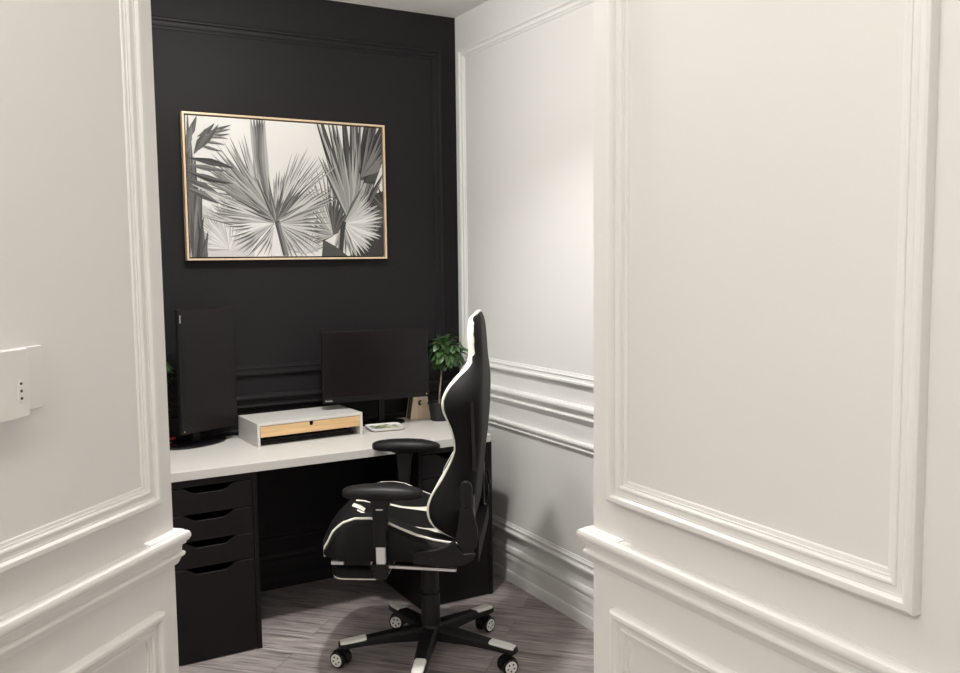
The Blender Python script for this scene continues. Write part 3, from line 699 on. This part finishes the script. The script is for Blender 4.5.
def seat_strip(bm, line, off=.003, n=10):
    """line: list of (u, v, halfwidth along v)"""
    L_ = spline(line, n); prev = None
    for u, v, w_ in L_:
        row = [bm.verts.new(seat_xyz(u, v+w_*k, off if abs(k) < 1 else .0003)) for k in (-1, -.8, 0, .8, 1)]
        if prev:
            for i in range(4): bm.faces.new([prev[i], prev[i+1], row[i+1], row[i]])
        prev = row
for s in (-1, 1):
    bm = bmesh.new(); pts = [seat_xyz(u, s*.247, .001) for u in us[1:-1]]
    f = seat_xyz(.392, s*.247); pts += [Vector((f.x+.003, f.y, f.z-.014)), Vector((f.x+.001, f.y, f.z-.035))]
    tube(bm, pts, .0047, 8); obj('piping', bm, M['puw'], seat, smooth=180)
    # cream inlay stripe along the bolster foot, broadening towards the back
    bm = bmesh.new(); seat_strip(bm, [(-.115, s*.146, .052), (-.05, s*.140, .042), (.05, s*.116, .012), (.14, s*.104, .0075), (.262, s*.092, .007)]); obj('cream_stripe', bm, M['puw'], seat, smooth=180)
    bm = bmesh.new(); seat_strip(bm, [(.236, s*.058, .017), (.256, s*.050, .020), (.290, s*.036, .020)], n=5); obj('cream_stripe', bm, M['puw'], seat, smooth=180)
# --- backrest
FE = [(.516, -.134), (.531, -.121), (.549, -.083), (.577, -.046), (.608, -.029), (.644, -.026), (.679, -.037), (.735, -.069), (.784, -.097), (.829, -.118), (.864, -.122), (.916, -.113), (.968, -.094), (1.002, -.086), (1.037, -.092), (1.078, -.116), (1.112, -.150), (1.137, -.168), (1.173, -.174), (1.215, -.169), (1.262, -.170), (1.284, -.171), (1.297, -.177), (1.303, -.186)]
RE = [(.516, -.152), (.567, -.178), (.655, -.188), (.742, -.197), (.829, -.208), (.916, -.216), (1.019, -.219), (1.08, -.219), (1.122, -.217), (1.207, -.213), (1.270, -.208), (1.293, -.202), (1.303, -.198)]
WZ = [(.516, .225), (.60, .245), (.70, .235), (.80, .225), (.90, .245), (.975, .268), (1.02, .272), (1.07, .25), (1.12, .195), (1.16, .165), (1.22, .155), (1.27, .135), (1.292, .11), (1.303, .095)]
FE, RE, WZ = spline(FE, 5), spline(RE, 5), spline(WZ, 5)
zs = [.516, .530, .549, .577, .61, .645, .68, .72, .76, .80, .84, .88, .92, .96, .99, 1.02, 1.045, 1.07, 1.095, 1.12, 1.14, 1.17, 1.20, 1.235, 1.265, 1.283, 1.296, 1.303]
bm = bmesh.new(); rings = []
def uc(z):          # hollow centre of the front
    return max(interp(RE, z)+.035, interp(FE, z)-.055)
for z in zs:
    f, r_, w_ = interp(FE, z), interp(RE, z), interp(WZ, z); c_ = min(uc(z), f-.002); mth = f-r_
    half = [(f-.30*mth, w_), (f-.12*mth, w_-.003), (f, w_-.012), (f, w_-.026), (f-.010, w_-.042), (c_+(f-c_)*.35, w_-.07), (c_, w_-.105 if w_ > .14 else w_*.3)]
    back = [(r_-.003, w_*.3), (r_-.002, w_*.7), (r_, w_-.03), (r_+.012, w_-.006)]
    ring = [(u, v) for u, v in half]+[(c_, 0)]+[(u, -v) for u, v in half[::-1]]+[(u, -v) for u, v in back[::-1]]+[(r_-.003, 0)]+back
    rings.append([Vector((u, v, z)) for u, v in ring])
loft(bm, rings); bk = obj('backrest', bm, M['pu'], gc, smooth=60)
BW = [(.516, .0035), (.69, .0042), (.735, .007), (.78, .0055), (.84, .0038), (.99, .0038), (1.05, .0055), (1.095, .0090), (1.14, .0112), (1.20, .0120), (1.26, .0110), (1.29, .0075), (1.304, .005)]
BW = spline(BW, 5)
for s in (-1, 1):
    bm = bmesh.new(); pts = spline([(interp(FE, z), z) for z in zs], 3); path, rad = [], []
    for u, z in pts:
        rr = interp(BW, z); path.append((u-rr*.75, s*(interp(WZ, z)-.014), z)); rad.append((rr, .0085+.0075*sm(1.03, 1.16, z)))
    # elliptical section: long along the front edge's width at the head wings
    rings = []
    for (p, r2_) in zip(path, rad):
        rings.append([Vector((p[0]+r2_[0]*1.3*math.cos(q), p[1]+r2_[1]*math.sin(q), p[2])) for q in [2*PI*j/10 for j in range(10)]])
    loft(bm, rings); obj('piping', bm, M['puw'], bk, smooth=180)
    # side slot for the strap
    bm = bmesh.new(); rows = [(z, interp(WZ, z)) for z in (1.02, .98, .94, .90, .87, .84, .80, .77)]
    for z, w_ in rows: pass
    rings = [[Vector((-.190+du, s*(w_-.004+dv), z)) for du, dv in ((-.006, 0), (.006, 0), (.006, .0062), (-.006, .0062))] for z, w_ in rows]
    loft(bm, rings); obj('side_strap', bm, M['plasticgloss'], bk)
# head-opening trim and cream strip across the top
bm = bmesh.new(); tube(bm, [(interp(FE, 1.303)-.004, v, 1.3035-.0006*abs(v/.03)) for v in [-.088+.176*i/10 for i in range(11)]], .0075, 8); obj('top_piping', bm, M['puw'], bk, smooth=180)
for s in (-1, 1):
    bm = bmesh.new(); pts = [(-.148-.004, s*.06, 1.10)]
    rings = []
    for q in [2*PI*j/20 for j in range(21)]: pts.append((0, 0, 0))
    path = [(uc(1.10+.018*math.sin(q))+.004, s*(.055+.040*math.cos(q)), 1.10+.018*math.sin(q)) for q in [2*PI*j/20 for j in range(20)]]
    tube(bm, path, .006, 6, closed=True); obj('strap_slot', bm, M['plastic'], bk, smooth=180)
# --- hinge brackets and plastic covers
HU = [(-.146, .733), (-.150, .744), (-.160, .752), (-.172, .752), (-.183, .744), (-.188, .729), (-.187, .664), (-.195, .626), (-.203, .594), (-.206, .56), (-.199, .524), (-.178, .496), (-.160, .502), (-.144, .520), (-.128, .552), (-.137, .59), (-.142, .625), (-.146, .67)]
HL = [(.015, .466), (.019, .484), (.016, .499), (.0, .509), (-.062, .517), (-.095, .528), (-.124, .545), (-.138, .524), (-.158, .504), (-.190, .508), (-.197, .500), (-.188, .481), (-.158, .464), (-.109, .456)]
for s in (-1, 1):
    bm = bmesh.new(); prism(bm, [(u, s*.2750, z) for u, z in HU], (0, s*.020, 0)); hu = obj('hinge_cover', bm, M['nylon'], gc, bevel=.004)
    bm = bmesh.new(); lathe(bm, [(.0055, 0), (.004, .003)], (-.167, s*.295, .664), 12, (0, s, 0)); obj('screw', bm, M['plasticgloss'], hu)
    bm = bmesh.new(); prism(bm, [(u, s*.2752, z) for u, z in HL], (0, s*.026, 0)); hl = obj('hinge_cover', bm, M['nylon'], gc, bevel=.004)
    bm = bmesh.new(); lathe(bm, [(.004, 0), (.003, .002)], (-.05, s*.3012, .487), 12, (0, s, 0)); obj('screw', bm, M['plasticgloss'], hl)
    bm = bmesh.new(); box(bm, (-.175, min(s*.20, s*.2748), .472), (.01, max(s*.20, s*.2748), .486)); box(bm, (-.190, min(s*.21, s*.2748), .51), (-.145, max(s*.21, s*.2748), .69)); obj('bracket', bm, M['plastic'], hl)
bm = bmesh.new(); tube(bm, [(-.17, -.288, .66), (-.202, -.290, .645), (-.208, -.290, .60), (-.175, -.288, .575)], .006, 8); obj('recline_lever', bm, M['plastic'], gc, smooth=180)
# --- armrests
for s, dz, pv in ((1, -.010, .300), (-1, .0288, .268)):
    ps = pv*s
    bm = bmesh.new(); rings = []
    dua = -.011 if s > 0 else 0
    for u, hw, zl, zt in ((.262, .014, .715, .733), (.255, .027, .711, .738), (.237, .036, .708, .743), (.187, .044, .706, .749), (.127, .047, .706, .751), (.067, .045, .705, .749), (.027, .038, .705, .742), (.002, .029, .708, .735), (-.010, .016, .712, .729)):
        zl += dz; zt += dz; u += dua
        rings.append([Vector((u, ps+k*hw, zl+(zt-zl)*h_)) for k, h_ in ((-.75, 0), (-.98, .3), (-.95, .7), (-.6, .95), (0, 1), (.6, .95), (.95, .7), (.98, .3), (.75, 0), (0, -.05))])
    loft(bm, rings); pa = obj('armrest', bm, M['nylon'], gc, smooth=60)
    bm = bmesh.new(); rings = []
    for z, u0, u1, hw in ((.538, .115, .156, .020), (.59, .114, .157, .021), (.65, .109, .160, .022), (.695, .101, .163, .023), (.7065, .073, .190, .028)):
        z += dz; rings.append([Vector((u+dua, ps+k*hw, z)) for u, k in ((u0, -1), (u1, -1), (u1, 1), (u0, 1))])
    loft(bm, rings); po = obj('post_cover', bm, M['nylon'], pa, bevel=.004)
    bm = bmesh.new(); box(bm, (.123+dua, min(ps+s*.0215, ps+s*.0242), .668+dz), (.146+dua, max(ps+s*.0215, ps+s*.0242), .672+dz)); obj('height_button', bm, M['steel'], po)
    bm = bmesh.new(); rings = [[Vector((.136+dua+x, ps+y, z)) for x, y in rrect(.0165, .012, .006, 3)] for z in (.46, .539+dz)]
    loft(bm, rings); obj('post_sleeve', bm, M['steel'], pa, smooth=50)
    bm = bmesh.new(); loft(bm, [[Vector((.136+dua+x*k, ps+y*k, z)) for x, y in rrect(.023, .017, .006, 3)] for z, k in ((.414, .8), (.424, 1), (.468, 1.06))])
    box(bm, (.110, min(s*.15, ps), .4415), (.162, max(s*.15, ps), .4595)); obj('mount_bracket', bm, M['plastic'], pa, bevel=.002)

# ---------------------------------------------------------------- lights: ceiling lamps and an added office fill
def lamp(name, loc, size, power, col, spread=170):
    l = bpy.data.lights.new(name, 'AREA'); l.shape = 'DISK'; l.size = size; l.energy = power; l.color = col; l.spread = math.radians(spread)
    o = bpy.data.objects.new(name, l); C.objects.link(o); o.location = loc; return o
def globe(name, loc, rad, power, col):
    l = bpy.data.lights.new(name, 'POINT'); l.shadow_soft_size = rad; l.energy = power; l.color = col
    o = bpy.data.objects.new(name, l); C.objects.link(o); o.location = loc; return o
WARM = (1, .98, .95)
lamp('office_ceiling_lamp', (1.02, 2.57, H-.22), .10, 16.5, WARM, 130)
globe('office_fill_light', (.86, 2.78, H-.20), .05, 24, WARM)  # added fill that lifts the office ceiling and walls, not a separate fixture
globe('hall_ceiling_lamp', (-1.05, -.15, H-.16), .09, 49, (1, .97, .935))
globe('hall_ceiling_lamp', (.10, .95, H-.14), .09, 10, (1, .97, .935))

w = bpy.data.worlds.new('World'); SC.world = w; w.use_nodes = True
w.node_tree.nodes['Background'].inputs['Color'].default_value = (.05, .05, .05, 1)

# ---------------------------------------------------------------- camera
f = 874.42; pit, rol, yaw = math.radians(-4.94882), math.radians(-.65725), math.radians(29.48031)
F = Vector((math.sin(yaw)*math.cos(pit), math.cos(yaw)*math.cos(pit), math.sin(pit))); R = Vector((math.cos(yaw), -math.sin(yaw), 0)); U = R.cross(F)
R2 = R*math.cos(rol)+U*math.sin(rol); U2 = U*math.cos(rol)-R*math.sin(rol)
cd = bpy.data.cameras.new('camera'); cam = bpy.data.objects.new('camera', cd); C.objects.link(cam)
cam.matrix_world = Matrix(((R2.x, U2.x, -F.x, 0), (R2.y, U2.y, -F.y, 0), (R2.z, U2.z, -F.z, 1.49), (0, 0, 0, 1)))
cd.sensor_width = 36; cd.lens = 36*f/960; cd.clip_start = .05
SC.camera = cam
vs = SC.view_settings
SC.display_settings.display_device = 'sRGB'
vs.view_transform = 'Standard'; vs.look = 'None'; vs.exposure = 0; vs.gamma = 1; vs.use_curve_mapping = False
